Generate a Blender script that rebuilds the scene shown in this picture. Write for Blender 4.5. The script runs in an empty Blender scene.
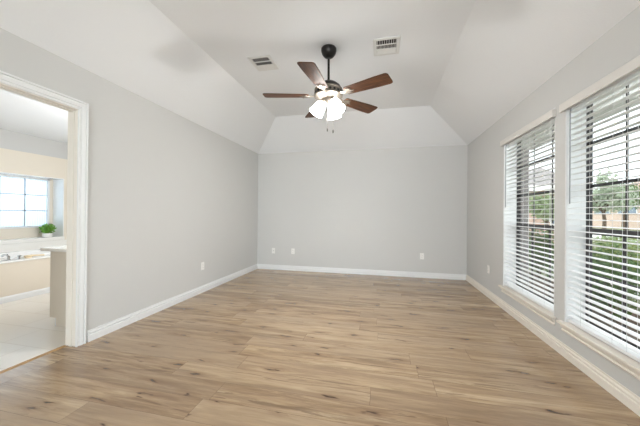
import bpy, bmesh, math, random
from mathutils import Vector, Matrix, noise
C = bpy.context.scene.collection
R = math.radians
PI = math.pi

# ------------------------------------------------------------------ camera
XL, XR, YB, YN = -2.588, 1.498, 5.467, -0.55
yaw, pit, rol = 0.2209788, 0.0034839, 0.0084257
r_ = Vector((math.cos(yaw), math.sin(yaw), 0))
f_ = Vector((-math.sin(yaw)*math.cos(pit), math.cos(yaw)*math.cos(pit), math.sin(pit)))
u_ = r_.cross(f_)
r2 = r_*math.cos(rol)+u_*math.sin(rol)
u2 = -r_*math.sin(rol)+u_*math.cos(rol)
cd = bpy.data.cameras.new('camera'); cam = bpy.data.objects.new('camera', cd); C.objects.link(cam)
cd.sensor_fit = 'HORIZONTAL'; cd.sensor_width = 36.0; cd.lens = 277.037/640*36
cd.clip_start = 0.02; cd.clip_end = 500
m = Matrix.Identity(4)
for i in range(3):
    m[i][0] = r2[i]; m[i][1] = u2[i]; m[i][2] = -f_[i]
m[2][3] = 1.17074
cam.matrix_world = m
bpy.context.scene.camera = cam

# ------------------------------------------------------------------ world, lights, exposure
w = bpy.data.worlds.new('overcast_sky'); bpy.context.scene.world = w; w.use_nodes = True
bg = w.node_tree.nodes['Background']; bg.inputs[0].default_value = (0.88, 0.95, 1.0, 1); bg.inputs[1].default_value = 1.8
vs = bpy.context.scene.view_settings
vs.view_transform = 'Standard'; vs.look = 'None'; vs.gamma = 1.0; vs.use_curve_mapping = False
vs.exposure = 0.54

def lamp(name, kind, loc, aim, energy, color, **k):
    d = bpy.data.lights.new(name, kind); o = bpy.data.objects.new(name, d); C.objects.link(o)
    o.location = loc
    o.rotation_euler = (Vector(aim)-Vector(loc)).to_track_quat('-Z', 'Y').to_euler()
    d.energy = energy; d.color = color
    for a, v in k.items(): setattr(d, a, v)
    return o
lamp('sun', 'SUN', (0, 0, 12), (6, 7, 0), 1.0, (1, .96, .9), angle=R(12))
# fill light added at the far end of the hall behind the camera
lamp('hall_fill', 'AREA', (0.55, -4.6, 1.05), (-0.75, 3.2, 2.2), 155, (.88, .955, 1), shape='RECTANGLE', size=3.0, size_y=1.9)
# daylight through the two windows
for yy in (3.41, 2.195):
    lamp('window_daylight', 'AREA', (2.75, yy, 2.35), (0.2, yy-0.2, 0.3), 13, (.92, .96, 1), shape='RECTANGLE', size=1.2, size_y=0.9)
# bathroom: daylight on the obscured glass, unseen fill lamp added by the vanity
lamp('bath_daylight', 'AREA', (-6.35, 3.1, 1.5), (-4.5, 3.0, 1.1), 30, (.95, .98, 1), shape='RECTANGLE', size=1.6, size_y=1.2)
lamp('bath_fill', 'AREA', (-2.85, 3.1, 1.5), (-4.9, 3.0, 1.8), 26, (.97, .985, 1), shape='RECTANGLE', size=1.2, size_y=1.0)
for yy in (3.41, 2.195):
    p_ = lamp('window_portal', 'AREA', (1.74, yy, 1.2), (0, yy, 1.2), 1, (1, 1, 1), shape='RECTANGLE', size=1.87, size_y=1.07)
    p_.data.cycles.is_portal = True
FAN_GLOW, BULB = 16.0, 22.0

# ------------------------------------------------------------------ materials
def lin(c):
    return tuple(((x/255)/12.92 if x/255 <= .04045 else ((x/255+.055)/1.055)**2.4) for x in c)
class NT:
    def __init__(s, name):
        s.m = bpy.data.materials.new(name); s.m.use_nodes = True
        s.t = s.m.node_tree; s.b = s.t.nodes['Principled BSDF']; s.out = s.t.nodes['Material Output']
    def n(s, kind, **k):
        x = s.t.nodes.new(kind)
        for a, v in k.items():
            if a.startswith('i_'):
                key = a[2:]; key = int(key) if key.isdigit() else key.replace('_', ' ')
                if hasattr(v, 'is_output'): s.t.links.new(v, x.inputs[key])
                else: x.inputs[key].default_value = v
            else: setattr(x, a, v)
        return x
    def math(s, op, a, b=0.0, c=0.0):
        x = s.t.nodes.new('ShaderNodeMath'); x.operation = op
        for i, v in enumerate((a, b, c)):
            if hasattr(v, 'is_output'): s.t.links.new(v, x.inputs[i])
            else: x.inputs[i].default_value = v
        return x.outputs[0]
    def mix(s, fac, a, b, mode='MIX'):
        x = s.t.nodes.new('ShaderNodeMix'); x.data_type = 'RGBA'; x.blend_type = mode
        for i, v in ((0, fac), (6, a), (7, b)):
            if hasattr(v, 'is_output'): s.t.links.new(v, x.inputs[i])
            else: x.inputs[i].default_value = v if i == 0 else (*v[:3], 1)
        return x.outputs[2]
    def ramp(s, fac, stops):
        x = s.t.nodes.new('ShaderNodeValToRGB'); s.t.links.new(fac, x.inputs[0]); e = x.color_ramp.elements
        while len(e) < len(stops): e.new(0.5)
        for k, (p, c) in zip(e, stops):
            k.position = p; k.color = (*(c if hasattr(c, '__len__') else (c, c, c)), 1)
        return x.outputs[0]
    def set(s, **k):
        for a, v in k.items():
            i = s.b.inputs[a.replace('_', ' ')]
            if hasattr(v, 'is_output'): s.t.links.new(v, i)
            elif hasattr(v, '__len__'): i.default_value = (*v[:3], 1)
            else: i.default_value = v
        return s
    def bump(s, h, strength, dist=0.01):
        x = s.n('ShaderNodeBump', i_Height=h); x.inputs['Strength'].default_value = strength; x.inputs['Distance'].default_value = dist
        s.t.links.new(x.outputs[0], s.b.inputs['Normal'])
    def pos(s):
        return s.n('ShaderNodeNewGeometry').outputs['Position']
    def obj(s):
        return s.n('ShaderNodeTexCoord').outputs['Object']

def plain(name, rgb, rough=.5, metal=0.0, var=.03, scale=6, bump=0.0, bscale=200, spec=.5):
    t = NT(name); c = lin(rgb)
    nz = t.n('ShaderNodeTexNoise', i_Vector=t.obj(), i_Scale=scale, i_Detail=3.0)
    col = t.mix(nz.outputs[0], [x*(1-var) for x in c], [min(1, x*(1+var)) for x in c])
    t.set(Base_Color=col, Roughness=rough, Metallic=metal, Specular_IOR_Level=spec)
    if bump:
        n2 = t.n('ShaderNodeTexNoise', i_Vector=t.obj(), i_Scale=bscale, i_Detail=2.0)
        t.bump(n2.outputs[0], bump, .004)
    return t.m

M = {}
M['wall'] = plain('wall_paint_grey', (206, 206, 204), .75, var=.012, scale=1.5, bump=.12, bscale=90, spec=.25)
M['ceiling'] = plain('ceiling_paint_white', (237, 239, 241), .85, var=.01, scale=1.5, bump=.22, bscale=70, spec=.2)
M['trim'] = plain('trim_paint_white', (230, 231, 231), .4, var=.01)
M['jamb_cream'] = plain('door_jamb_cream', (232, 227, 218), .4, var=.01)
M['sill'] = plain('sill_paint_cream', (236, 230, 220), .42, var=.012)
M['blind'] = plain('blind_white', (240, 240, 240), .42, var=.008)
M['valance'] = plain('valance_white', (220, 217, 212), .45, var=.01)
M['cord'] = plain('blind_cord', (225, 225, 225), .8)
M['wand'] = plain('wand_plastic', (112, 114, 118), .3)
M['bronze'] = plain('dark_bronze_frame', (52, 49, 50), .45, var=.05)
M['plate'] = plain('white_plastic', (240, 239, 236), .35)
M['slot'] = plain('outlet_slot', (60, 58, 55), .6)
M['black'] = plain('fan_dark_bronze', (40, 37, 36), .38, metal=.5, var=.1)
M['nickel'] = plain('fan_brushed_nickel', (140, 132, 122), .4, metal=.85, var=.15, scale=40)
M['vent'] = plain('vent_white', (222, 222, 220), .45)
M['duct'] = plain('duct_dark', (70, 68, 66), .9)
M['bathwall'] = plain('bath_paint_beige', (230, 222, 208), .7, var=.012)
M['tubpanel'] = plain('tub_apron_beige', (224, 214, 198), .6, var=.02)
M['deck'] = plain('tub_deck_white', (240, 239, 235), .25, var=.02)
M['tubwhite'] = plain('tub_acrylic', (244, 244, 242), .15)
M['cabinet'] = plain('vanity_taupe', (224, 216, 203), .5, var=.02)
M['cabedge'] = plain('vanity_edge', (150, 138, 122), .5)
M['counter'] = plain('counter_white', (244, 242, 238), .2, var=.02)
M['chrome'] = plain('chrome', (215, 218, 222), .12, metal=1.0)
M['pot'] = plain('pot_white', (240, 240, 238), .35)
M['leaf_bright'] = plain('leaf_fresh_green', (110, 165, 60), .55, var=.35, scale=30)
M['brushwood'] = plain('bath_brush_wood', (226, 206, 172), .5, var=.1)
M['bristle'] = plain('bath_bristle', (226, 208, 178), .9)
M['strip'] = plain('oak_threshold', (178, 140, 92), .45, var=.12, scale=25)
M['concrete'] = plain('street_concrete', (214, 212, 206), .9, var=.06, scale=1.5)
M['soil'] = plain('bed_mulch', (92, 74, 60), .95, var=.3, scale=20)
M['bark'] = plain('bark', (96, 78, 62), .9, var=.3, scale=15, bump=.5, bscale=40)
M['soffit'] = plain('soffit_paint', (230, 229, 226), .8)
M['roofing'] = plain('roof_shingle_grey', (150, 144, 142), .9, var=.15, scale=8)
M['roof_red'] = plain('roof_shingle_rose', (196, 164, 150), .9, var=.12, scale=8)
M['fascia'] = plain('fascia_white', (240, 240, 236), .6)
M['house_glass'] = plain('house_window_glass', (120, 136, 150), .1)
M['stone'] = plain('edging_stone', (196, 194, 190), .9, var=.12, scale=9)
for nm, c in (('leaf_green', (92, 120, 62)), ('leaf_pale', (150, 166, 122)), ('leaf_dark', (58, 82, 46)), ('leaf_yellow', (140, 150, 84)), ('leaf_grey', (176, 186, 164))):
    t = NT(nm)
    nz = t.n('ShaderNodeTexNoise', i_Vector=t.pos(), i_Scale=9.0, i_Detail=2.0)
    cc = lin(c); col = t.mix(nz.outputs[0], [x*.55 for x in cc], [x*1.5 for x in cc])
    t.set(Base_Color=col, Roughness=.6)
    tr = t.n('ShaderNodeBsdfTranslucent'); t.t.links.new(col, tr.inputs[0])
    mx = t.n('ShaderNodeMixShader', i_0=.35); t.t.links.new(t.b.outputs[0], mx.inputs[1]); t.t.links.new(tr.outputs[0], mx.inputs[2])
    t.t.links.new(mx.outputs[0], t.out.inputs[0]); M[nm] = t.m
# bricks
def brickmat(name, c1, c2, mortar):
    t = NT(name)
    sp = t.n('ShaderNodeSeparateXYZ', i_0=t.pos())
    cb = t.n('ShaderNodeCombineXYZ', i_0=t.math('ADD', sp.outputs[0], sp.outputs[1]), i_1=sp.outputs[2])
    b = t.n('ShaderNodeTexBrick', i_Vector=cb.outputs[0], i_Color1=(*lin(c1), 1), i_Color2=(*lin(c2), 1), i_Mortar=(*lin(mortar), 1), i_Scale=4.6, i_Mortar_Size=.02)
    t.set(Base_Color=b.outputs[0], Roughness=.9); return t.m
M['brick'] = brickmat('brick_rose', (206, 168, 150), (186, 146, 130), (206, 200, 192))
M['brick_tan'] = brickmat('brick_tan', (214, 188, 168), (196, 164, 146), (214, 208, 200))
M['brick_grey'] = brickmat('brick_grey', (150, 140, 138), (128, 120, 120), (160, 156, 152))
# grass
t = NT('lawn_grass'); nz = t.n('ShaderNodeTexNoise', i_Vector=t.pos(), i_Scale=3.0, i_Detail=6.0)
t.set(Base_Color=t.ramp(nz.outputs[0], [(.3, lin((96, 100, 76))), (.7, lin((160, 160, 128)))]), Roughness=.95); t.bump(nz.outputs[0], .6, .05); M['lawn'] = t.m
# window glass: clear with a Fresnel reflection
t = NT('window_glass'); tr = t.n('ShaderNodeBsdfTransparent'); gl = t.n('ShaderNodeBsdfGlossy', i_Roughness=.02)
lw = t.n('ShaderNodeLayerWeight', i_Blend=.5); fr = t.math('MULTIPLY_ADD', t.math('POWER', lw.outputs['Facing'], 5.0), .5, .025); mx = t.n('ShaderNodeMixShader', i_0=fr)
tr.inputs[0].default_value = (.96, .975, .97, 1)
t.t.links.new(tr.outputs[0], mx.inputs[1]); t.t.links.new(gl.outputs[0], mx.inputs[2]); t.t.links.new(mx.outputs[0], t.out.inputs[0]); M['glass'] = t.m
# reeded obscure glass
t = NT('reeded_glass'); sp = t.n('ShaderNodeSeparateXYZ', i_0=t.pos())
s_ = t.math('SINE', t.math('MULTIPLY', sp.outputs[1], 2*PI/.035))
col = t.mix(t.math('MULTIPLY_ADD', s_, .5, .5), lin((172, 181, 188)), lin((190, 200, 208)))
tl = t.n('ShaderNodeBsdfTranslucent'); t.t.links.new(col, tl.inputs[0])
t.set(Base_Color=lin((220, 228, 234)), Roughness=.2)
mx = t.n('ShaderNodeMixShader', i_0=.85); t.t.links.new(t.b.outputs[0], mx.inputs[1]); t.t.links.new(tl.outputs[0], mx.inputs[2]); t.t.links.new(mx.outputs[0], t.out.inputs[0]); M['reeded'] = t.m
# lit lamp glass
t = NT('lit_opal_glass'); t.set(Base_Color=(.95, .95, .93), Roughness=.3, Emission_Color=(1, .97, .93), Emission_Strength=FAN_GLOW); M['lit'] = t.m
# fan blade wood: grain along local x
t = NT('walnut_blade')
mp = t.n('ShaderNodeMapping', i_Vector=t.obj(), i_Scale=(5, 70, 5))
nz = t.n('ShaderNodeTexNoise', i_Vector=mp.outputs[0], i_Scale=1.0, i_Detail=5.0, i_Roughness=.6)
t.set(Base_Color=t.ramp(nz.outputs[0], [(.3, lin((42, 25, 15))), (.52, lin((78, 47, 27))), (.75, lin((110, 70, 40)))]), Roughness=.5, Specular_IOR_Level=.3); M['walnut'] = t.m
# plank floor, boards run along x
t = NT('oak_plank_floor'); PW, PL = 0.182, 1.42
sp = t.n('ShaderNodeSeparateXYZ', i_0=t.pos())
yr = t.math('DIVIDE', t.math('ADD', sp.outputs[1], .09), PW); row = t.math('FLOOR', yr); fy = t.math('FRACT', yr)
rn = t.n('ShaderNodeTexWhiteNoise', noise_dimensions='1D', i_W=row)
xr = t.math('ADD', t.math('DIVIDE', sp.outputs[0], PL), t.math('MULTIPLY', rn.outputs[0], 7.31)); coln = t.math('FLOOR', xr); fx = t.math('FRACT', xr)
idv = t.n('ShaderNodeCombineXYZ', i_0=coln, i_1=row)
pn = t.n('ShaderNodeTexWhiteNoise', noise_dimensions='2D', i_Vector=idv.outputs[0])
pn2 = t.n('ShaderNodeSeparateColor', i_0=pn.outputs[1])
off = t.n('ShaderNodeVectorMath', operation='SCALE', i_0=pn.outputs[1]); off.inputs['Scale'].default_value = 40
pv = t.n('ShaderNodeVectorMath', operation='ADD', i_0=t.pos(), i_1=off.outputs[0])
def grain(sc, scale, det, rough=.55, dist=0.0):
    mp = t.n('ShaderNodeMapping', i_Vector=pv.outputs[0], i_Scale=sc)
    return t.n('ShaderNodeTexNoise', i_Vector=mp.outputs[0], i_Scale=scale, i_Detail=det, i_Roughness=rough, i_Distortion=dist).outputs[0]
g1 = grain((1.1, 9, 1), 1.0, 4.0, .6, .6); g2 = grain((2.6, 30, 1), 1.0, 6.0, .72, .5); g3 = grain((.9, 2.6, 1), 1.0, 2.0)
g4 = grain((2.2, 24, 1), 1.0, 4.0, .62, 1.2); g5 = grain((.8, 3.2, 1), 1.0, 2.0); g6 = grain((1.5, 10, 1), 1.0, 3.0, .6, 1.2)
base = t.ramp(g1, [(.28, lin((114, 88, 62))), (.42, lin((154, 127, 96))), (.56, lin((182, 155, 120))), (.74, lin((210, 188, 154)))])
base = t.mix(t.math('MULTIPLY', t.ramp(g6, [(.36, 1.0), (.56, 0.0)]), .42), base, lin((140, 112, 86)))
base = t.mix(t.math('MULTIPLY', t.ramp(g2, [(.42, 1.0), (.54, 0.0)]), .5), base, lin((112, 86, 60)))
strk = t.math('MULTIPLY', t.ramp(g4, [(.565, 0.0), (.61, 1.0)]), t.ramp(g5, [(.46, 0.0), (.56, 1.0)]))
base = t.mix(t.math('MULTIPLY', strk, .72), base, lin((92, 68, 46)))
base = t.mix(t.math('MULTIPLY', t.ramp(g3, [(.38, 1.0), (.6, 0.0)]), .25), base, lin((142, 116, 92)))
base = t.mix(t.math('MULTIPLY', pn2.outputs[0], .5), base, lin((138, 116, 92)))
base = t.mix(t.math('MULTIPLY', pn2.outputs[1], .24), base, lin((220, 196, 164)))
# knots
mp = t.n('ShaderNodeMapping', i_Vector=pv.outputs[0], i_Scale=(2.2, 8.0, 1))
nd = t.n('ShaderNodeTexNoise', i_Vector=mp.outputs[0], i_Scale=3.0, i_Detail=2.0)
mv = t.n('ShaderNodeVectorMath', operation='MULTIPLY_ADD', i_0=nd.outputs[1], i_1=(.75, .55, .5), i_2=mp.outputs[0])
vo = t.n('ShaderNodeTexVoronoi', voronoi_dimensions='2D', i_Vector=mv.outputs[0], i_Scale=1.0)
sel = t.math('GREATER_THAN', t.n('ShaderNodeSeparateColor', i_0=vo.outputs['Color']).outputs[0], .52)
kn = t.math('MULTIPLY', t.ramp(vo.outputs['Distance'], [(.03, 1.0), (.10, 0.0)]), sel)
kh = t.math('MULTIPLY', t.ramp(vo.outputs['Distance'], [(.06, 1.0), (.36, 0.0)]), sel)
base = t.mix(t.math('MULTIPLY', kh, .38), base, lin((124, 92, 64)))
base = t.mix(t.math('MULTIPLY', kn, .9), base, lin((62, 42, 28)))
ey = t.math('MINIMUM', fy, t.math('SUBTRACT', 1.0, fy)); ex = t.math('MINIMUM', fx, t.math('SUBTRACT', 1.0, fx))
seam = t.math('MAXIMUM', t.math('LESS_THAN', ey, .0075), t.math('LESS_THAN', ex, .0011))
base = t.mix(t.math('MULTIPLY', seam, .5), base, lin((84, 62, 46)))
t.set(Base_Color=base, Roughness=t.math('MULTIPLY_ADD', g2, .12, .13), Specular_IOR_Level=.8)
t.bump(t.math('SUBTRACT', t.math('MULTIPLY', g2, .25), seam), .08, .002); M['floor'] = t.m
# bath tile
t = NT('bath_floor_tile'); sp = t.n('ShaderNodeSeparateXYZ', i_0=t.pos())
b = t.n('ShaderNodeTexBrick', i_Vector=t.pos(), i_Color1=(*lin((244, 239, 231)), 1), i_Color2=(*lin((240, 233, 222)), 1), i_Mortar=(*lin((228, 220, 208)), 1), i_Scale=1.0, i_Mortar_Size=.006)
b.offset = 0.5; b.inputs['Brick Width'].default_value = .6; b.inputs['Row Height'].default_value = .3
nz = t.n('ShaderNodeTexNoise', i_Vector=t.pos(), i_Scale=4.0, i_Detail=5.0)
t.set(Base_Color=t.mix(t.math('MULTIPLY', nz.outputs[0], .35), b.outputs[0], lin((236, 232, 224))), Roughness=.28); M['tile'] = t.m

# ------------------------------------------------------------------ mesh helpers
class MB:
    def __init__(s): s.b = bmesh.new(); s.smooth = False
    def box(s, x0, x1, y0, y1, z0, z1):
        v = [s.b.verts.new(p) for p in ((x0,y0,z0),(x1,y0,z0),(x1,y1,z0),(x0,y1,z0),(x0,y0,z1),(x1,y0,z1),(x1,y1,z1),(x0,y1,z1))]
        for q in ((3,2,1,0),(4,5,6,7),(0,1,5,4),(1,2,6,5),(2,3,7,6),(3,0,4,7)): s.b.faces.new([v[i] for i in q])
        return s
    def poly_prism(s, pts, d):      # pts: list of 3-D points, d: extrusion vector
        d = Vector(d); a = [s.b.verts.new(p) for p in pts]; c = [s.b.verts.new(Vector(p)+d) for p in pts]
        n = len(pts); s.b.faces.new(a[::-1]); s.b.faces.new(c)
        for i in range(n): s.b.faces.new((a[i], a[(i+1)%n], c[(i+1)%n], c[i]))
        return s
    def lathe(s, prof, c=(0,0,0), n=32, M4=None):   # prof: (radius, z)
        rings = []
        for r, z in prof:
            if r < 1e-6: ring = [s.b.verts.new((0,0,z))]
            else: ring = [s.b.verts.new((r*math.cos(2*PI*i/n), r*math.sin(2*PI*i/n), z)) for i in range(n)]
            rings.append(ring)
        for a, b in zip(rings, rings[1:]):
            for i in range(n):
                j = (i+1)%n
                if len(a) == 1 and len(b) == 1: continue
                if len(a) == 1: s.b.faces.new((a[0], b[j], b[i]))
                elif len(b) == 1: s.b.faces.new((a[i], a[j], b[0]))
                else: s.b.faces.new((a[i], a[j], b[j], b[i]))
        for ring, flip in ((rings[0], True), (rings[-1], False)):
            if len(ring) > 2 and not getattr(s, 'open', False): s.b.faces.new(ring[::-1] if flip else ring)
        M4 = M4 or Matrix.Identity(4)
        M4 = Matrix.Translation(c) @ M4
        for ring in rings:
            for v in ring: v.co = M4 @ v.co
        s.smooth = True; return s
    def tube(s, pts, r, n=8):
        pts = [Vector(p) for p in pts]; rings = []
        for i, p in enumerate(pts):
            d = (pts[min(i+1, len(pts)-1)]-pts[max(i-1, 0)]).normalized()
            a = d.orthogonal().normalized() if i == 0 else (a - d*a.dot(d)).normalized()
            bb = d.cross(a); rr = r[i] if hasattr(r, '__len__') else r
            rings.append([s.b.verts.new(p+(a*math.cos(2*PI*k/n)+bb*math.sin(2*PI*k/n))*rr) for k in range(n)])
        for A, B in zip(rings, rings[1:]):
            for k in range(n): s.b.faces.new((A[k], A[(k+1)%n], B[(k+1)%n], B[k]))
        s.b.faces.new(rings[0][::-1]); s.b.faces.new(rings[-1]); s.smooth = True; return s
    def xform(s, M4):
        for v in s.b.verts: v.co = M4 @ v.co
        return s
    def build(s, name, mat, parent=None, bevel=0.0, seg=2):
        off = Vector((0,0,0)); p = parent
        while p: off += p.location; p = p.parent
        for v in s.b.verts: v.co -= off
        bmesh.ops.recalc_face_normals(s.b, faces=s.b.faces)
        me = bpy.data.meshes.new(name); s.b.to_mesh(me); s.b.free()
        me.materials.append(mat); o = bpy.data.objects.new(name, me); C.objects.link(o)
        if parent: o.parent = parent
        if s.smooth:
            for q in me.polygons: q.use_smooth = True
            md = o.modifiers.new('edge', 'EDGE_SPLIT'); md.split_angle = R(40)
        if bevel:
            md = o.modifiers.new('bevel', 'BEVEL'); md.width = bevel; md.segments = seg; md.limit_method = 'ANGLE'
        return o
def tag(o, label=None, cat=None, group=None, kind=None):
    for k, v in (('label', label), ('category', cat), ('group', group), ('kind', kind)):
        if v: o[k] = v
    return o
def empty(name, loc, *a):
    o = bpy.data.objects.new(name, None); C.objects.link(o); o.location = loc; o.empty_display_size = .1
    return tag(o, *a)
def struct(o): o['kind'] = 'structure'; return o
def copy_tree(o, loc):
    def go(s, p):
        c = s.copy(); C.objects.link(c)
        if p: c.parent = p
        for ch in s.children: go(ch, c)
        return c
    n = go(o, None); n.location = loc; return n

# ------------------------------------------------------------------ room shell
H, HT, TOP = 2.44, 2.905, 3.08
WB = -2.70            # bathroom face of the left wall
XO = 1.69             # outer face of the right wall
D0, D1, DH = 1.12, 1.896, 2.074     # doorway
W = [(2.862, 3.938), (1.65, 2.725)]; WZ0, WZ1 = 0.265, 2.14
struct(MB().box(WB+.013, XR, YN, YB, -.08, 0).build('floor', M['floor']))
mb = MB()
mb.box(WB, XL, YN, D0, 0, TOP).box(WB, XL, D1, YB+.15, 0, TOP).box(WB, XL, D0, D1, DH, TOP)
struct(mb.build('wall_left', M['wall']))
struct(MB().box(XL, XR, YB, YB+.15, 0, TOP).build('wall_back', M['wall']))
mb = MB()
ys = [YN-.12, W[1][0], W[1][1], W[0][0], W[0][1], YB+.15]
for a, b in ((0, 1), (2, 3), (4, 5)): mb.box(XR, XO, ys[a], ys[b], 0, TOP)
for a, b in W:
    mb.box(XR, XO, a, b, 0, WZ0); mb.box(XR, XO, a, b, WZ1, TOP)
struct(mb.build('wall_right', M['wall']))
mb = MB().box(WB, -2.2, YN-.12, YN, 0, TOP).box(1.1, XR, YN-.12, YN, 0, TOP).box(-2.2, 1.1, YN-.12, YN, 2.42, TOP)
struct(mb.build('wall_near', M['wall']))
# unseen hall added behind the camera to spread the fill light evenly
struct(MB().box(-3.2, 2.1, -4.9, YN-.0, -.08, -.001).build('floor_added_hall', M['floor']))
struct(MB().box(-3.2, 2.1, -4.9, YN-.12, 2.9, 3.05).build('ceiling_added_hall', M['ceiling']))
struct(MB().box(-3.35, -3.2, -4.9, YN-.0, -.08, 3.05).build('wall_added_hall_left', M['wall']))
struct(MB().box(2.1, 2.25, -4.9, YN-.0, -.08, 3.05).build('wall_added_hall_right', M['wall']))
struct(MB().box(-3.2, WB, YN-.12, YN, 0, 3.05).box(XR, 2.1, YN-.12, YN, 0, 3.05).build('wall_added_hall_front', M['wall']))
# tray ceiling: slopes from the wall tops to the raised flat
mb = MB(); b = mb.b
ox0, ox1, oy0, oy1 = XL-.02, XR+.02, YN-.02, YB+.02
o4 = [(ox0,oy0,H-.012),(ox1,oy0,H-.012),(ox1,oy1,H-.012),(ox0,oy1,H-.012)]
i4 = [(-1.875,.22,HT),(.725,.22,HT),(.725,4.66,HT),(-1.875,4.66,HT)]
A = [b.verts.new(p) for p in o4]; B = [b.verts.new(p) for p in i4]
T0 = [b.verts.new((p[0],p[1],TOP-.02)) for p in o4]
for i in range(4):
    j = (i+1)%4; b.faces.new((A[i],A[j],B[j],B[i])); b.faces.new((A[i],T0[i],T0[j],A[j]))
b.faces.new(B); b.faces.new(T0)
struct(mb.build('ceiling', M['ceiling']))
struct(MB().box(WB, XO, YN-.12, YB+.15, TOP, TOP+.12).build('roof', M['roofing']))  # unseen slab added over the ceiling to keep sky light out

# baseboards with a stepped, eased profile; d is the direction into the room
def profile_run(name, p0, p1, d, prof, mat):
    p0, p1, d = Vector(p0), Vector(p1), Vector(d)
    pts = [p0+d*a+Vector((0,0,z)) for a, z in prof]
    return MB().poly_prism(pts, p1-p0).build(name, mat)
BP = [(0,0),(.019,0),(.019,.056),(.009,.060),(.009,.065),(.015,.070),(.015,.079),(.006,.086),(.006,.1),(0,.1)]
struct(profile_run('baseboard_left', (XL,1.978,0), (XL,YB,0), (1,0,0), BP, M['trim']))
struct(profile_run('baseboard_back', (XL,YB,0), (XR,YB,0), (0,-1,0), BP, M['trim']))
struct(profile_run('baseboard_right', (XR,YN,0), (XR,YB,0), (-1,0,0), BP, M['sill']))

# doorway casing and jamb
def casing_prof(w_):   # (across, out)
    return [(0,0),(0,.012),(.010,.014),(.014,.007),(.022,.006),(.026,.012),(.050,.018),(.054,.011),(.060,.011),(.064,.022),(w_-.003,.022),(w_,.018),(w_,0)]
mb = MB(); cw = .078; i0, i1, it = D0+.012, D1-.012, DH-.012
for a, o in casing_prof(cw): pass
pr = casing_prof(cw)
mb.poly_prism([(XL+o, i1+a, 0) for a, o in pr], (0,0,it)); mb.poly_prism([(XL+o, i0-a, 0) for a, o in pr], (0,0,it))
# mitred head: loft between the two mitre sections
b = mb.b
L0 = [b.verts.new((XL+o, i0-a, it+a)) for a, o in pr]; L1 = [b.verts.new((XL+o, i1+a, it+a)) for a, o in pr]
for i in range(len(pr)): j = (i+1)%len(pr); b.faces.new((L0[i],L0[j],L1[j],L1[i]))
Sa = [b.verts.new((XL+o, i0-a, it)) for a, o in pr]; Sb = [b.verts.new((XL+o, i1+a, it)) for a, o in pr]
for S, L in ((Sa, L0), (Sb, L1)):
    for i in range(len(pr)): j = (i+1)%len(pr); b.faces.new((S[i],S[j],L[j],L[i])) if (S[i].co-L[i].co).length > 1e-6 or (S[j].co-L[j].co).length > 1e-6 else None
bmesh.ops.remove_doubles(b, verts=b.verts, dist=1e-6)
struct(mb.build('trim_1', M['trim']))
mb = MB().box(WB-.004, XL+.001, D1-.009, D1+.001, 0, DH).box(WB-.004, XL+.001, D0-.001, D0+.018, 0, DH).box(WB-.004, XL+.001, D0, D1, DH-.018, DH+.001)
mb.box(WB+.04, WB+.072, D1-.016, D1-.008, 0, DH-.018).box(WB+.04, WB+.072, D0+.017, D0+.026, 0, DH-.018).box(WB+.04, WB+.072, D0+.018, D1-.018, DH-.026, DH-.017)
struct(mb.build('trim_2', M['jamb_cream'], bevel=.002))
struct(MB().poly_prism([(WB-.012,D0+.018,0),(WB-.006,D0+.018,.006),(WB+.016,D0+.018,.006),(WB+.024,D0+.018,0)], (0,D1-D0-.036,0)).build('trim_3', M['strip']))

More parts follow.
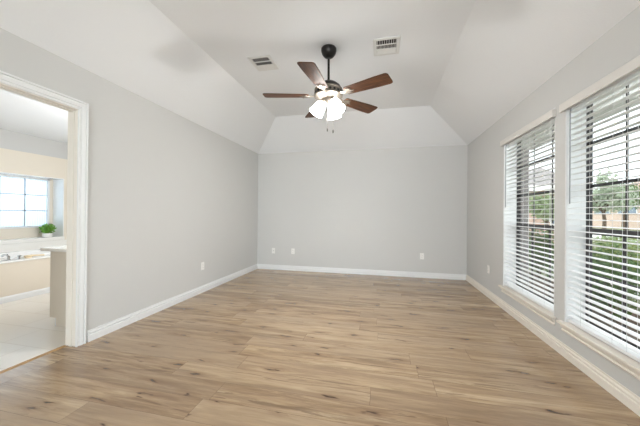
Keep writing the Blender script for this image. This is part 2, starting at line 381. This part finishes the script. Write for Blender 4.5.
# ------------------------------------------------------------------ windows
def make_window(idx, y0, y1):
    root = empty('window_%d' % idx, (XR, (y0+y1)/2, WZ0)); struct(root)
    fx0, fx1 = 1.640, 1.688
    # white reveal lining
    mb = MB().box(XR+.002, fx0+.002, y0-.001, y0+.012, WZ0, WZ1).box(XR+.002, fx0+.002, y1-.012, y1+.001, WZ0, WZ1).box(XR+.002, fx0+.002, y0, y1, WZ1-.012, WZ1+.001)
    struct(mb.build('reveal', M['trim'], root))
    # outer frame
    k = .013
    mb = MB().box(fx0, fx1, y0, y0+k, WZ0, WZ1).box(fx0, fx1, y1-k, y1, WZ0, WZ1).box(fx0, fx1, y0+k, y1-k, WZ1-k, WZ1).box(fx0, fx1, y0+k, y1-k, WZ0, WZ0+.05)
    fr = struct(mb.build('window_frame', M['bronze'], root, bevel=.003))
    a0, a1 = y0+k, y1-k; zm = 1.070
    def sash(nm, x0, x1, z0, z1, rows, s, tr_=None):
        tr_ = tr_ or s
        mb = MB().box(x0, x1, a0, a0+s, z0, z1).box(x0, x1, a1-s, a1, z0, z1).box(x0, x1, a0+s, a1-s, z1-tr_, z1).box(x0, x1, a0+s, a1-s, z0, z0+s)
        sh = struct(mb.build(nm, M['bronze'], root, bevel=.002))
        mb = MB(); c0, c1 = a0+s, a1-s; mw = .0125
        for q in (1, 2):
            y = c0+(c1-c0)*q/3; mb.box(x0+.006, x1-.006, y-mw, y+mw, z0+s, z1-s)
        for q in range(1, rows):
            z = z0+s+(z1-z0-2*s)*q/rows; mb.box(x0+.007, x1-.007, c0, c1, z-mw, z+mw)
        struct(mb.build('muntins', M['bronze'], sh))
        xm = (x0+x1)/2
        struct(MB().box(xm-.002, xm+.002, c0, c1, z0+s, z1-s).build('pane', M['glass'], sh))
    sash('upper_sash', 1.662, 1.675, zm-.012, WZ1-k, 3, .008)
    sash('lower_sash', 1.642, 1.661, WZ0+.05, zm+.004, 2, .024, .05)
    # stool and apron
    z = .285
    st = MB().poly_prism([(XR-.042,y0-.035,WZ0),(XR-.0005,y0-.035,WZ0),(XR-.0005,y0-.0005,WZ0),(fx0+.002,y0-.0005,WZ0),(fx0+.002,y1+.0005,WZ0),(XR-.0005,y1+.0005,WZ0),(XR-.0005,y1+.035,WZ0),(XR-.042,y1+.035,WZ0)], (0,0,z-WZ0))
    struct(st.build('sill', M['sill'], root, bevel=.005, seg=3))
    ap = [(0,.205),(.012,.205),(.016,.216),(.007,.221),(.007,.228),(.022,.244),(.024,.2645),(0,.2645)]
    struct(MB().poly_prism([(XR-o, y0-.015, zz) for o, zz in ap], (0, y1-y0+.03, 0)).build('apron', M['sill'], root))
    return root
make_window(1, *W[0]); make_window(2, *W[1])

# ------------------------------------------------------------------ ceiling fan
fan = empty('ceiling_fan', (-.558, 2.84, HT), 'five-blade walnut ceiling fan with lit glass shades hanging from the raised ceiling', 'ceiling fan')
fx, fy_ = -.558, 2.84
def fl(prof, name, mat, parent=fan, n=36): return MB().lathe([(r, HT+z) for r, z in prof], (fx, fy_, 0), n).build(name, mat, parent)
fl([(0,0),(.074,0),(.080,-.008),(.080,-.030),(.070,-.062),(.050,-.088),(.026,-.100),(.0,-.100)], 'canopy', M['black'])
fl([(0,-.115),(.0125,-.115),(.0125,-.37),(0,-.37)], 'downrod', M['black'], n=16)
fl([(0,-.335),(.018,-.335),(.024,-.35),(.05,-.358),(.088,-.372),(.122,-.40),(.136,-.43),(.0,-.43)], 'motor_cap', M['black'])
mo = fl([(0,-.429),(.139,-.429),(.148,-.438),(.148,-.447),(.14,-.452),(.143,-.462),(.143,-.49),(.15,-.496),(.15,-.508),(.135,-.518),(.10,-.528),(.085,-.535),(0,-.535)], 'motor_housing', M['nickel'])
mb = MB()
for i in range(20):
    a = 2*PI*i/20
    mb.lathe([(0,-.006),(.012,-.004),(.014,0),(.012,.004),(0,.006)], (fx+.1425*math.cos(a), fy_+.1425*math.sin(a), HT-.476), 10, Matrix.Rotation(a, 4, 'Z') @ Matrix.Rotation(PI/2, 4, 'Y'))
mb.build('relief_band', M['black'], mo)
fl([(0,-.534),(.06,-.534),(.066,-.545),(.062,-.57),(.05,-.592),(.03,-.606),(.012,-.612),(.012,-.622),(0,-.626)], 'light_fitter', M['nickel'])
BL0, BLZ = 192.6, HT-.500
def blade_mesh():
    L0, L1 = .205, .678; mb = MB(); pts = []
    def half(x): return .060+.022*min(1, (x-L0)/.36)
    xs = [L0, L0+.01, .30, .42, .54, L1-.03]
    top = [(x, half(x)) for x in xs]; top[0] = (L0, half(L0)-.012)
    hw = half(L1)
    for k in range(1, 6):
        a = PI/2*k/5*.999; top.append((L1-.03+.03*math.sin(a), hw-.03+.03*math.cos(a)))
    pts = top+[(x, -y) for x, y in top[::-1]]
    mb.poly_prism([(x, y, -.004) for x, y in pts], (0, 0, .008)); return mb
PITCH = R(-10)
blade_me = iron_me = None
for k in range(5):
    ang = R(BL0+72*k); T = Matrix.Rotation(ang, 4, 'Z')
    if blade_me is None:
        mb = blade_mesh(); mb.xform(Matrix.Rotation(PITCH, 4, 'X'))
        o = mb.build('blade', M['walnut'], None); blade_me = o.data; o.modifiers.new('bevel', 'BEVEL').width = .0025
        ib = MB()
        ib.poly_prism([(.105,-.022,.010),(.16,-.016,.010),(.20,-.02,.004),(.235,-.045,.004),(.285,-.036,.004),(.262,-.012,.004),(.31,0,.004),(.262,.012,.004),(.285,.036,.004),(.235,.045,.004),(.20,.02,.004),(.16,.016,.010),(.105,.022,.010)], (0,0,.006))
        ib.xform(Matrix.Translation((0,0,-.016)))
        for q in ((.262,.028),(.262,-.028),(.292,0)): ib.lathe([(0,-.019),(.006,-.018),(.007,-.013),(0,-.013)], (q[0],q[1],0), 10)
        ib.smooth = False
        ib.xform(Matrix.Rotation(PITCH, 4, 'X'))
        i_ = ib.build('blade_bracket', M['nickel'], None); iron_me = i_.data
        i_.modifiers.new('bevel', 'BEVEL').width = .0015
    else:
        o = bpy.data.objects.new('blade', blade_me); C.objects.link(o); i_ = bpy.data.objects.new('blade_bracket', iron_me); C.objects.link(i_)
        o.modifiers.new('bevel', 'BEVEL').width = .0025; i_.modifiers.new('bevel', 'BEVEL').width = .0015
    o.parent = fan; o.location = (0, 0, BLZ-HT); o.rotation_euler = (0, 0, ang)
    i_.parent = o
for a in (198, 318, 78):
    a = R(a); d = Vector((math.cos(a), math.sin(a), 0))
    base = Vector((fx+.010, fy_, HT-.556))
    p0 = base+d*.03; p1 = base+d*.046+Vector((0,0,.004)); p2 = base+d*.062+Vector((0,0,-.004))
    arm = MB().tube([p0, p1, p2], .009, 10).build('lamp_arm', M['nickel'], fan)
    ax = (d*.52+Vector((0,0,-.85))).normalized()
    Q = Vector((0,0,1)).rotation_difference(ax).to_matrix().to_4x4()
    MB().lathe([(0,-.004),(.024,-.004),(.027,.004),(.027,.022),(.0,.022)], p2, 20, Q).build('shade_holder', M['nickel'], arm)
    mb = MB(); mb.open = True
    pr = [(.022,.015),(.034,.022),(.047,.04),(.054,.065),(.056,.09),(.060,.112),(.069,.13),(.066,.13),(.057,.112),(.053,.09),(.051,.066),(.044,.042),(.031,.025),(.0,.018)]
    mb.lathe([(r*1.12, .015+(z-.015)*1.16) for r, z in pr], p2, 28, Q).build('lamp_shade', M['lit'], fan)
    bd = bpy.data.lights.new('lamp_bulb', 'POINT'); bo = bpy.data.objects.new('lamp_bulb', bd); C.objects.link(bo)
    bd.energy = BULB; bd.color = (1, .98, .945); bd.shadow_soft_size = .03; bo.location = p2+ax*.135
for dx, dy, l in ((-.002,-.03,.245), (.056,-.018,.262)):
    p = Vector((fx+dx, fy_+dy, HT-.600))
    ch = MB().tube([p, p-Vector((0,0,l))], .0012, 6).build('pull_chain', M['nickel'], fan)
    MB().lathe([(0,0),(.004,-.002),(.006,-.012),(.0065,-.028),(.004,-.036),(0,-.038)], p-Vector((0,0,l-.002)), 12).build('chain_fob', M['black'], ch)

# ------------------------------------------------------------------ ceiling vents
def make_vent(cx, cy, label, n2=14):
    hw, hl = .132, .150
    v = empty('ceiling_vent', (cx, cy, HT), label, 'vent', 'ceiling air vents')
    z1, z0 = HT-.0005, HT-.009
    mb = MB().box(cx-hw, cx+hw, cy-hl, cy-hl+.035, z0, z1).box(cx-hw, cx+hw, cy+hl-.035, cy+hl, z0, z1).box(cx-hw, cx-hw+.034, cy-hl+.035, cy+hl-.035, z0, z1).box(cx+hw-.034, cx+hw, cy-hl+.035, cy+hl-.035, z0, z1)
    q0, q1 = cy-hl+.035, cy+hl-.035; st = (q1-q0)/3
    for k in (1, 2): mb.box(cx-hw+.034, cx+hw-.034, q0+st*k-.006, q0+st*k+.006, z0, z1)
    mb.build('vent_frame', M['vent'], v, bevel=.003)
    MB().box(cx-hw+.03, cx+hw-.03, q0-.004, q1+.004, z1-.001, z1).build('duct_opening', M['duct'], v)
    mb = MB()
    for k in range(2):                       # short louvers, seen edge on
        n = n2 if k else 9
        for i in range(n):
            x = cx-hw+.042+(2*hw-.084)*i/(n-1); a = q0+st*k+.007; e = q0+st*(k+1)-.007
            s = (.002 if k else -.001) if n2 > 9 else -.0018
            mb.poly_prism([(x-s,a,z0+.0005),(x-s+.0035-.001*k,a,z0+.0005),(x+s+.0035-.001*k,a,z1-.0015),(x+s,a,z1-.0015)], (0,e-a,0))
    for i in range(6):                       # long louvers turned towards the room
        y = q0+st*2+.008+(st-.014)*i/5
        mb.poly_prism([(cx-hw+.035,y-.008,z1-.0015),(cx-hw+.035,y-.006,z1-.0015),(cx-hw+.035,y+.010,z0+.0005),(cx-hw+.035,y+.008,z0+.0005)], (2*hw-.07,0,0))
    mb.build('louvers', M['vent'], v)
make_vent(.030, 2.925, 'white ceiling air vent nearer the windows, beyond the fan canopy')
make_vent(-1.345, 2.965, 'white ceiling air vent nearer the doorway side of the raised ceiling', 9)

# ------------------------------------------------------------------ window blinds
def make_blind(y0, y1):
    b0, b1 = y0+.006+.012, y1-.006-.012; x0 = XR+.012; sw = .050
    root = empty('window_blind', (XR, (y0+y1)/2, .29))
    # valance with end returns
    v0, v1 = y0-.012, y1+.026
    mb = MB().box(XR-.032, XR-.018, v0, v1, 2.052, 2.118).box(XR-.018, XR-.0005, v0, v0+.012, 2.052, 2.118).box(XR-.018, XR-.0005, v1-.012, v1, 2.052, 2.118)
    mb.build('valance', M['valance'], root, bevel=.003)
    MB().box(x0, x0+.052, b0, b1, 2.052, 2.10).build('headrail', M['blind'], root, bevel=.002)
    zb = .318; n = 37; zt = 2.032
    mb = MB()
    for i in range(n):
        z = zb+.030+(zt-zb-.030)*i/(n-1)
        prof = [(-.5,-.0006),(-.25,.0012),(0,.0018),(.25,.0012),(.5,-.0006)]
        tl = R(2.0)
        pts = [(x0+.026+sw*a*math.cos(tl), b0, z+sw*a*math.sin(tl)+h) for a, h in prof]+[(x0+.026+sw*a*math.cos(tl), b0, z+sw*a*math.sin(tl)+h-.0028) for a, h in prof[::-1]]
        mb.poly_prism(pts, (0, b1-b0, 0))
    mb.build('slats', M['blind'], root)
    MB().box(x0, x0+.052, b0, b1, zb-.024, zb).build('bottom_rail', M['blind'], root, bevel=.004)
    for f in (.155, .445, .555, .845):
        y = b1-(b1-b0)*f
        MB().tube([(x0-.0015, y, zb), (x0-.0015, y, 2.05)], .0011, 6).tube([(x0+.0535, y, zb), (x0+.0535, y, 2.05)], .0011, 6).build('ladder_cord', M['cord'], root)
    y = b1-.045
    MB().tube([(x0-.006, y, 2.05), (x0-.012, y, 2.02), (x0-.012, y, 1.272)], .0042, 8).build('tilt_wand', M['wand'], root)
    y = b0+.06
    cl = MB().tube([(x0-.007, y, 2.05), (x0-.007, y, 1.15)], .0012, 6).tube([(x0-.007, y+.012, 2.05), (x0-.007, y+.012, 1.15)], .0012, 6).build('lift_cord', M['cord'], root)
    MB().lathe([(0,0),(.004,-.002),(.008,-.03),(.006,-.036),(0,-.037)], (x0-.007, y+.006, 1.152), 12).build('cord_tassel', M['blind'], cl)
    return root
bl = make_blind(*W[0]); tag(bl, 'white horizontal slat blind on the farther window, next to the back wall', 'blind', 'window blinds')
b2 = copy_tree(bl, (XR, (W[1][0]+W[1][1])/2, .29)); tag(b2, 'white horizontal slat blind on the nearer window, cut off by the frame', 'blind', 'window blinds')

# ------------------------------------------------------------------ outlets
def make_plate(loc, rz, label, kind):
    o = empty('wall_outlet' if kind != 'coax' else 'cable_plate', loc, label, 'outlet' if kind != 'coax' else 'wall plate', 'white wall plates above the baseboards')
    hw, hh = .0355, .0575
    def put(mb, nm, mat, par, bev=0):
        mb.xform(Matrix.Translation(loc) @ Matrix.Rotation(rz, 4, 'Z')); return mb.build(nm, mat, par, bevel=bev)
    put(MB().box(-hw, hw, -.006, 0, -hh, hh), 'cover_plate', M['plate'], o, .003)
    if kind == 'coax':
        mb = MB().lathe([(.0,0),(.0075,0),(.0075,.003),(.005,.003),(.005,.012),(0,.012)], (0,-.006,0), 14, Matrix.Rotation(PI/2, 4, 'X')); put(mb, 'socket', M['chrome'], o)
    else:
        for s in (-1, 1):
            zc = s*.0195
            pts = [(.0165*math.cos(2*PI*i/24), -.006, zc+max(-.0135, min(.0135, .0165*math.sin(2*PI*i/24)))) for i in range(24)]
            f = put(MB().poly_prism(pts, (0,-.0025,0)), 'receptacle', M['plate'], o)
            put(MB().box(-.0075,-.0055,-.0088,-.0082,zc-.001,zc+.008).box(.0055,.0075,-.0088,-.0082,zc-.001,zc+.0065).lathe([(0,0),(.0026,0),(.0026,.0006),(0,.0006)], (0,-.0082,zc-.0072), 10, Matrix.Rotation(PI/2, 4, 'X')), 'slots', M['slot'], f)
    put(MB().lathe([(0,0),(.003,0),(.0025,.0012),(0,.0014)], (0,-.006,0), 10, Matrix.Rotation(PI/2, 4, 'X')), 'screw', M['plate'], o) if kind != 'coax' else None
make_plate((-2.222, YB, .392), 0, 'white cable plate on the back wall nearest the doorway-side corner', 'coax')
make_plate((-1.793, YB, .395), 0, 'white outlet on the back wall right beside the cable plate', 'outlet')
make_plate((.730, YB, .398), 0, 'white outlet on the back wall close to the window-side corner', 'outlet')
make_plate((XL, 3.622, .386), PI/2, 'white outlet alone on the wall with the doorway', 'outlet')
make_plate((XR, 4.419, .396), -PI/2, 'white outlet on the window wall between far window and corner', 'outlet')

# ------------------------------------------------------------------ bathroom
BX, BY0, BY1 = -5.7, .7, 4.35
struct(MB().box(BX-.1, WB+.013, BY0, BY1, -.08, -.001).build('floor_bathroom', M['tile']))
struct(MB().box(BX-.4, WB, BY1, BY1+.12, 0, 2.6).build('wall_bathroom_end', M['bathwall']))
struct(MB().box(BX-.4, WB, BY0-.12, BY0, 0, 2.6).build('wall_bathroom_near', M['bathwall']))
struct(MB().box(BX-.4, WB, BY0-.12, BY1+.12, 2.44, 2.6).build('ceiling_bathroom', M['ceiling']))
RY0, RY1, RZ0, RZ1, RX = 2.2, 3.93, .66, 1.775, BX-.25
mb = MB().box(RX-.12, BX, BY0, RY0, 0, 2.14).box(RX-.12, BX, RY1, BY1, 0, 2.14).box(RX-.12, BX, RY0, RY1, 0, RZ0).box(RX-.12, BX, RY0, RY1, RZ1, 2.14)
struct(mb.build('wall_bathroom_window', M['bathwall']))
struct(MB().box(RX-.12, BX-.004, BY0, BY1, 2.14, 2.44).build('wall_bathroom_upper', M['wall']))
# recessed bath window
w3 = struct(empty('window_3', (RX, 3.1, .9)))
MBx = MB().box(RX-.1, RX, RY0, RY1, RZ0, .885).box(RX-.1, RX, 3.865, RY1, .885, RZ1).box(RX-.1, RX, RY0, 2.45, .885, RZ1)
struct(MBx.build('recess_back', M['bathwall'], w3))
struct(MB().box(RX, BX, RY1-.012, RY1+.001, .72, RZ1).box(RX, BX, RY0, RY1, RZ1-.012, RZ1+.001).build('reveal', M['tubwhite'], w3))
wy0, wy1, wz0, wz1 = 2.45, 3.865, .885, RZ1-.012
MBx = MB().box(RX-.05, RX+.006, wy0, wy0+.03, wz0, wz1).box(RX-.05, RX+.006, wy1-.03, wy1, wz0, wz1).box(RX-.05, RX+.006, wy0, wy1, wz0, wz0+.03).box(RX-.05, RX+.006, wy0, wy1, wz1-.03, wz1)
struct(MBx.build('window_frame', M['trim'], w3, bevel=.003))
mb = MB()
for k in (1, 2, 3): y = wy1-.03-.322*k; mb.box(RX-.02, RX-.004, y-.007, y+.007, wz0+.03, wz1-.03)
for k in (1, 2): z = wz0+.03+(wz1-wz0-.06)*k/3; mb.box(RX-.02, RX-.004, wy0+.03, wy1-.03, z-.007, z+.007)
M['muntin_grey'] = plain('muntin_grey', (176, 184, 190), .5)
struct(mb.build('muntins', M['muntin_grey'], w3))
struct(MB().box(RX-.03, RX-.022, wy0+.03, wy1-.03, wz0+.03, wz1-.03).build('pane', M['reeded'], w3))
struct(MB().box(RX, BX+.025, RY0-.03, RY1+.03-.03, RZ0, .72).build('ledge', M['deck'], w3, bevel=.004))
# tub surround
DZ = .525
tb = empty('tub_surround', (-5.2, 2.5, 0), 'beige panelled tub surround with white deck below the bathroom window', 'bathtub surround')
MB().box(-4.735, -4.70, BY0+.001, BY1-.001, 0, DZ-.02).build('apron', M['tubpanel'], tb)
mb = MB().box(BX+.001, -5.52, BY0+.001, BY1-.001, DZ-.02, DZ).box(-4.86, -4.682, BY0+.001, BY1-.001, DZ-.02, DZ).box(-5.52, -4.86, BY0+.001, 1.9, DZ-.02, DZ).box(-5.52, -4.86, 3.55, BY1-.001, DZ-.02, DZ)
mb.build('deck', M['deck'], tb, bevel=.004)
struct(MB().box(BX+.0005, BX+.012, BY0+.001, BY1-.001, DZ+.0005, RZ0-.001).build('trim_4', M['deck']))
struct(profile_run('baseboard_bathroom', (-4.70, BY0, 0), (-4.70, BY1, 0), (1,0,0), [(0,0),(.014,0),(.014,.06),(.006,.08),(0,.08)], M['trim']))
# bathtub: rounded rim and hollow basin
tub = empty('bathtub', (-5.19, 2.725, 0), 'white drop-in bathtub set in the tub deck', 'bathtub')
def ring(b, hx, hy, z, n=40, e=3.2):
    out = []
    for i in range(n):
        a = 2*PI*i/n; c, s = math.cos(a), math.sin(a)
        out.append(b.verts.new((-5.19+hx*math.copysign(abs(c)**(2/e), c), 2.725+hy*math.copysign(abs(s)**(2/e), s), z)))
    return out
mb = MB(); b = mb.b
rs = [ring(b,.35,.85,DZ+.002), ring(b,.35,.85,DZ+.018), ring(b,.335,.835,DZ+.028), ring(b,.29,.79,DZ+.026), ring(b,.275,.775,DZ+.01), ring(b,.25,.72,.3), ring(b,.2,.6,.14), ring(b,.12,.45,.12)]
for A, B in zip(rs, rs[1:]):
    n = len(A)
    for i in range(n): b.faces.new((A[i],A[(i+1)%n],B[(i+1)%n],B[i]))
b.faces.new(rs[-1]); mb.smooth = True
mb.build('basin', M['tubwhite'], tub)
MB().lathe([(0,0),(.03,0),(.03,.004),(0,.005)], (-5.19,2.35,.121), 16).build('drain', M['chrome'], tub)
# faucet on the front of the deck
fc = empty('tub_faucet', (-4.78, 2.66, DZ), 'small chrome faucet standing on the tub deck', 'faucet')
MB().lathe([(0,0),(.022,0),(.024,.006),(.016,.014),(.014,.06),(0,.06)], (-4.79,2.66,DZ), 16).tube([(-4.79,2.66,DZ+.04),(-4.82,2.66,DZ+.075),(-4.88,2.66,DZ+.07),(-4.91,2.66,DZ+.05)], .012, 10).build('spout', M['chrome'], fc)
for s in (-1, 1):
    MB().lathe([(0,0),(.02,0),(.021,.006),(.012,.012),(.012,.035),(.02,.04),(.02,.05),(0,.052)], (-4.79,2.66+.11*s,DZ), 14).build('handle', M['chrome'], fc)
# bath brush
br = empty('bath_brush', (-4.78, 2.86, DZ), 'pale wooden bath brush lying on the tub deck beside the faucet', 'brush')
MB().tube([(-4.79,2.90,DZ+.028),(-4.78,2.97,DZ+.026),(-4.77,3.04,DZ+.020)], [.016,.009,.011], 10).build('handle', M['brushwood'], br)
mb = MB().lathe([(0,0),(.028,0),(.032,.01),(.028,.02),(0,.022)], (0,0,0), 20).xform(Matrix.Translation((-4.795,2.87,DZ+.018)) @ Matrix.Diagonal((1,1.5,1,1))); mb.build('head', M['brushwood'], br)
mb = MB().lathe([(0,0),(.026,0),(.024,.018),(0,.018)], (0,0,0), 20).xform(Matrix.Translation((-4.795,2.87,DZ+.0005)) @ Matrix.Diagonal((1,1.5,1,1))); mb.build('bristles', M['bristle'], br)
# potted plant on the ledge
px, py, pz = -5.79, 3.735, .72
pl = empty('potted_plant', (px, py, pz), 'small bushy green plant in a white pot on the bathroom window ledge', 'plant')
MB().lathe([(0,0),(.052,0),(.066,.005),(.068,.07),(.062,.07),(.060,.06),(0,.06)], (px,py,pz), 24).build('pot', M['pot'], pl)
def leaf_cloud(mb, centre, rad, n, size, rnd, shell=.55):
    b = mb.b
    for _ in range(n):
        d = Vector((rnd.gauss(0,1), rnd.gauss(0,1), rnd.gauss(0,1))).normalized()
        k = rnd.uniform(shell, 1.0)*(1+.22*noise.noise(d*2.3+Vector(centre)))
        p = Vector(centre)+Vector((d.x*rad[0], d.y*rad[1], d.z*rad[2]))*k
        nn = (d+Vector((rnd.uniform(-.9,.9), rnd.uniform(-.9,.9), rnd.uniform(-.3,.9)))).normalized()
        a = nn.orthogonal().normalized(); a.rotate(Matrix.Rotation(rnd.uniform(0, 2*PI), 3, nn)); c = nn.cross(a); s = size*rnd.uniform(.6, 1.3)
        v = [b.verts.new(p+a*s), b.verts.new(p+c*s*.45+nn*s*.12), b.verts.new(p-a*s), b.verts.new(p-c*s*.45+nn*s*.12)]
        b.faces.new(v)
    return mb
rnd = random.Random(3)
mb = MB(); leaf_cloud(mb, (px,py,pz+.15), (.112,.112,.095), 560, .022, rnd, .35); mb.build('foliage', M['leaf_bright'], pl)
# vanity
vc = empty('vanity_cabinet', (-3.03, 3.1, 0), 'taupe bathroom vanity cabinet seen end-on just inside the doorway', 'cabinet')
VX0, VY0, VY1, VZ = -3.335, 2.18, 4.1, .765
MB().poly_prism([(WB-.002,VY0,0),(-3.25,VY0,0),(-3.25,VY0,.085),(VX0,VY0,.085),(VX0,VY0,VZ),(WB-.002,VY0,VZ)], (0,VY1-VY0,0)).build('body', M['cabinet'], vc, bevel=.002)
for k in range(4):
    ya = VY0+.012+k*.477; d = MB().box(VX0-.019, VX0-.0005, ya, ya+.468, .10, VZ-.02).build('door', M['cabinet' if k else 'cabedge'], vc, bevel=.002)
    MB().tube([(VX0-.019,ya+.42,.56),(VX0-.04,ya+.42,.565),(VX0-.04,ya+.42,.655),(VX0-.019,ya+.42,.66)], .004, 8).build('handle', M['nickel'], d)
MB().box(-3.262, -3.2505, VY0+.0, VY1, 0, .084).build('toe_kick', M['trim'], vc)
ct = MB().box(-3.43, WB-.002, VY0-.03, VY1+.03, VZ+.0005, VZ+.033).build('countertop', M['counter'], None, bevel=.006)
tag(ct, 'white countertop slab lying on the taupe vanity', 'countertop')

# ------------------------------------------------------------------ outdoors
GZ = -.18
struct(MB().box(XO, 90, -40, 90, GZ-.3, GZ).build('lawn', M['lawn']))
struct(MB().box(XO, 3.4, -3, 12, GZ, GZ+.03).build('ground_bed', M['soil']))
struct(MB().box(13.0, 21.5, -40, 90, GZ, GZ+.03).build('street', M['concrete']))
struct(MB().box(4.05, 4.9, -20, 12.5, GZ, GZ+.03).build('path', M['concrete']))
struct(MB().box(XO, 2.78, YN-3, 6.05, 2.46, 2.58).box(2.74, 2.78, YN-3, 6.05, 2.42, 2.62).build('roof_eave', M['soffit']))
struct(MB().box(XO-.5, 2.74, 6.05, 11, GZ, 2.46).build('wall_wing', M['brick_grey']))
def shrub(name, loc, rad, n, size, mat, seed, label, group='shrubs under the windows', stemr=.012):
    rnd = random.Random(seed); o = empty(name, (loc[0], loc[1], GZ), label, 'shrub', group)
    cz = GZ+rad[2]+.08
    leaf_cloud(MB(), (loc[0], loc[1], cz), rad, n, size, rnd, .3).build('foliage', M[mat], o)
    mb = MB()
    for k in range(5):
        a = 2*PI*k/5+seed; mb.tube([(loc[0], loc[1], GZ+.0), (loc[0]+rad[0]*.3*math.cos(a), loc[1]+rad[1]*.3*math.sin(a), cz), (loc[0]+rad[0]*.6*math.cos(a), loc[1]+rad[1]*.6*math.sin(a), cz+rad[2]*.5)], [stemr, stemr*.7, stemr*.4], 6)
    mb.build('stems', M['bark'], o)
shrub('shrub', (2.85, 4.35), (.42, .45, .46), 1300, .045, 'leaf_green', 1, 'mid-green shrub nearest the pane of the nearer window')
shrub('shrub', (3.55, 5.15), (.5, .5, .48), 1400, .045, 'leaf_yellow', 2, 'yellow-green shrub seen through the nearer window beside the path')
shrub('shrub', (3.28, 3.45), (.4, .4, .55), 1300, .045, 'leaf_dark', 4, 'dark green shrub at the cut-off side of the nearer window')
shrub('shrub', (3.25, 6.75), (.45, .45, .55), 1300, .05, 'leaf_green', 5, 'green shrub seen through the farther window beside the grey brick wall')
shrub('shrub', (5.5, 7.95), (.5, .5, .5), 1300, .05, 'leaf_pale', 7, 'pale green shrub on the lawn beyond the garden path')
def tree(loc, h, cr, n, size, mat, seed, label, tr=.12):
    rnd = random.Random(seed); o = empty('tree', (loc[0], loc[1], GZ), label, 'tree', 'trees outdoors')
    x, y = loc; mb = MB()
    top = Vector((x+rnd.uniform(-.2,.2), y+rnd.uniform(-.2,.2), GZ+h*.62))
    mb.tube([(x,y,GZ),(x+rnd.uniform(-.1,.1),y,GZ+h*.3),top], [tr, tr*.8, tr*.5], 9)
    for k in range(6):
        a = 2*PI*k/6+seed; s = Vector((x,y,GZ+h*rnd.uniform(.35,.55)))
        mb.tube([s, s+Vector((math.cos(a)*cr*.35, math.sin(a)*cr*.35, h*.14)), s+Vector((math.cos(a)*cr*.7, math.sin(a)*cr*.7, h*.24))], [tr*.45, tr*.3, tr*.12], 7)
    mb.build('trunk', M['bark'], o)
    mb = MB()
    for k in range(7):
        a = 2*PI*k/7+seed*1.7; q = 0 if k == 0 else .55
        leaf_cloud(mb, (x+math.cos(a)*cr*q, y+math.sin(a)*cr*q, GZ+h*(.68+rnd.uniform(-.13,.14))), (cr*.55, cr*.55, h*.20), n//7, size, rnd, .25)
    mb.build('foliage', M[mat], o)
tree((5.62, 11.2), 2.35, .62, 1500, .07, 'leaf_pale', 11, 'small pale green tree seen through the farther window before the brick house', .05)
tree((11.7, 18.0), 3.9, 1.25, 2200, .11, 'leaf_grey', 13, 'grey-green tree seen through the nearer window before the street', .1)
tree((22.0, 31.5), 5.0, 1.7, 2200, .16, 'leaf_green', 14, 'green tree across the street before the tan house', .14)
def house(name, x0, x1, y0, y1, hw, hr, wall, roof, label, wins, axis):
    o = empty(name, ((x0+x1)/2, (y0+y1)/2, GZ), label, 'house')
    z1 = GZ+hw
    MB().box(x0, x1, y0, y1, GZ, z1).build('walls', M[wall], o)
    e = .45; mb = MB(); b = mb.b
    q = [b.verts.new(p) for p in ((x0-e,y0-e,z1),(x1+e,y0-e,z1),(x1+e,y1+e,z1),(x0-e,y1+e,z1))]
    hx, hy = (x1-x0)/2, (y1-y0)/2; k = min(hx, hy)
    t1, t2 = b.verts.new((x0+k, y0+k, z1+hr)), b.verts.new((x1-k, y1-k, z1+hr))
    if hx >= hy: fs = [(q[0],q[1],t2,t1),(q[1],q[2],t2),(q[2],q[3],t1,t2),(q[3],q[0],t1)]
    else: fs = [(q[0],q[1],t1),(q[1],q[2],t2,t1),(q[2],q[3],t2),(q[3],q[0],t1,t2)]
    for f in fs: b.faces.new(f)
    b.faces.new(q[::-1]); mb.build('roof', M[roof], o)
    MB().box(x0-e-.03, x1+e+.03, y0-e-.03, y0-e, z1-.2, z1+.02).box(x0-e-.03, x0-e, y0-e, y1+e, z1-.2, z1+.02).build('fascia', M['fascia'], o)
    for c, wd, za, zb in wins:
        if axis == 'y': f = MB().box(c-wd/2, c+wd/2, y0-.06, y0+.02, GZ+za, GZ+zb); g = MB().box(c-wd/2+.07, c+wd/2-.07, y0-.07, y0-.055, GZ+za+.07, GZ+zb-.07)
        else: f = MB().box(x0-.06, x0+.02, c-wd/2, c+wd/2, GZ+za, GZ+zb); g = MB().box(x0-.07, x0-.055, c-wd/2+.07, c+wd/2-.07, GZ+za+.07, GZ+zb-.07)
        f = f.build('window', M['fascia'], o); g.build('pane', M['house_glass'], f)
    return o
house('house', 6.32, 8.0, 14.0, 18, 2.62, 1.0, 'brick', 'roofing', 'rose brick house with white fascia seen past the farther window', [(7.5,.7,.9,2.2)], 'y')
house('house', 25.5, 34, 20, 44, 3.3, 2.4, 'brick_tan', 'roof_red', 'low tan house with rose roof across the street', [(24,2.0,1.6,2.8),(28,2.0,1.6,2.8),(32.5,2.4,1.6,2.8),(36,2.4,1.6,2.8),(39.5,2.4,1.6,2.8)], 'x')
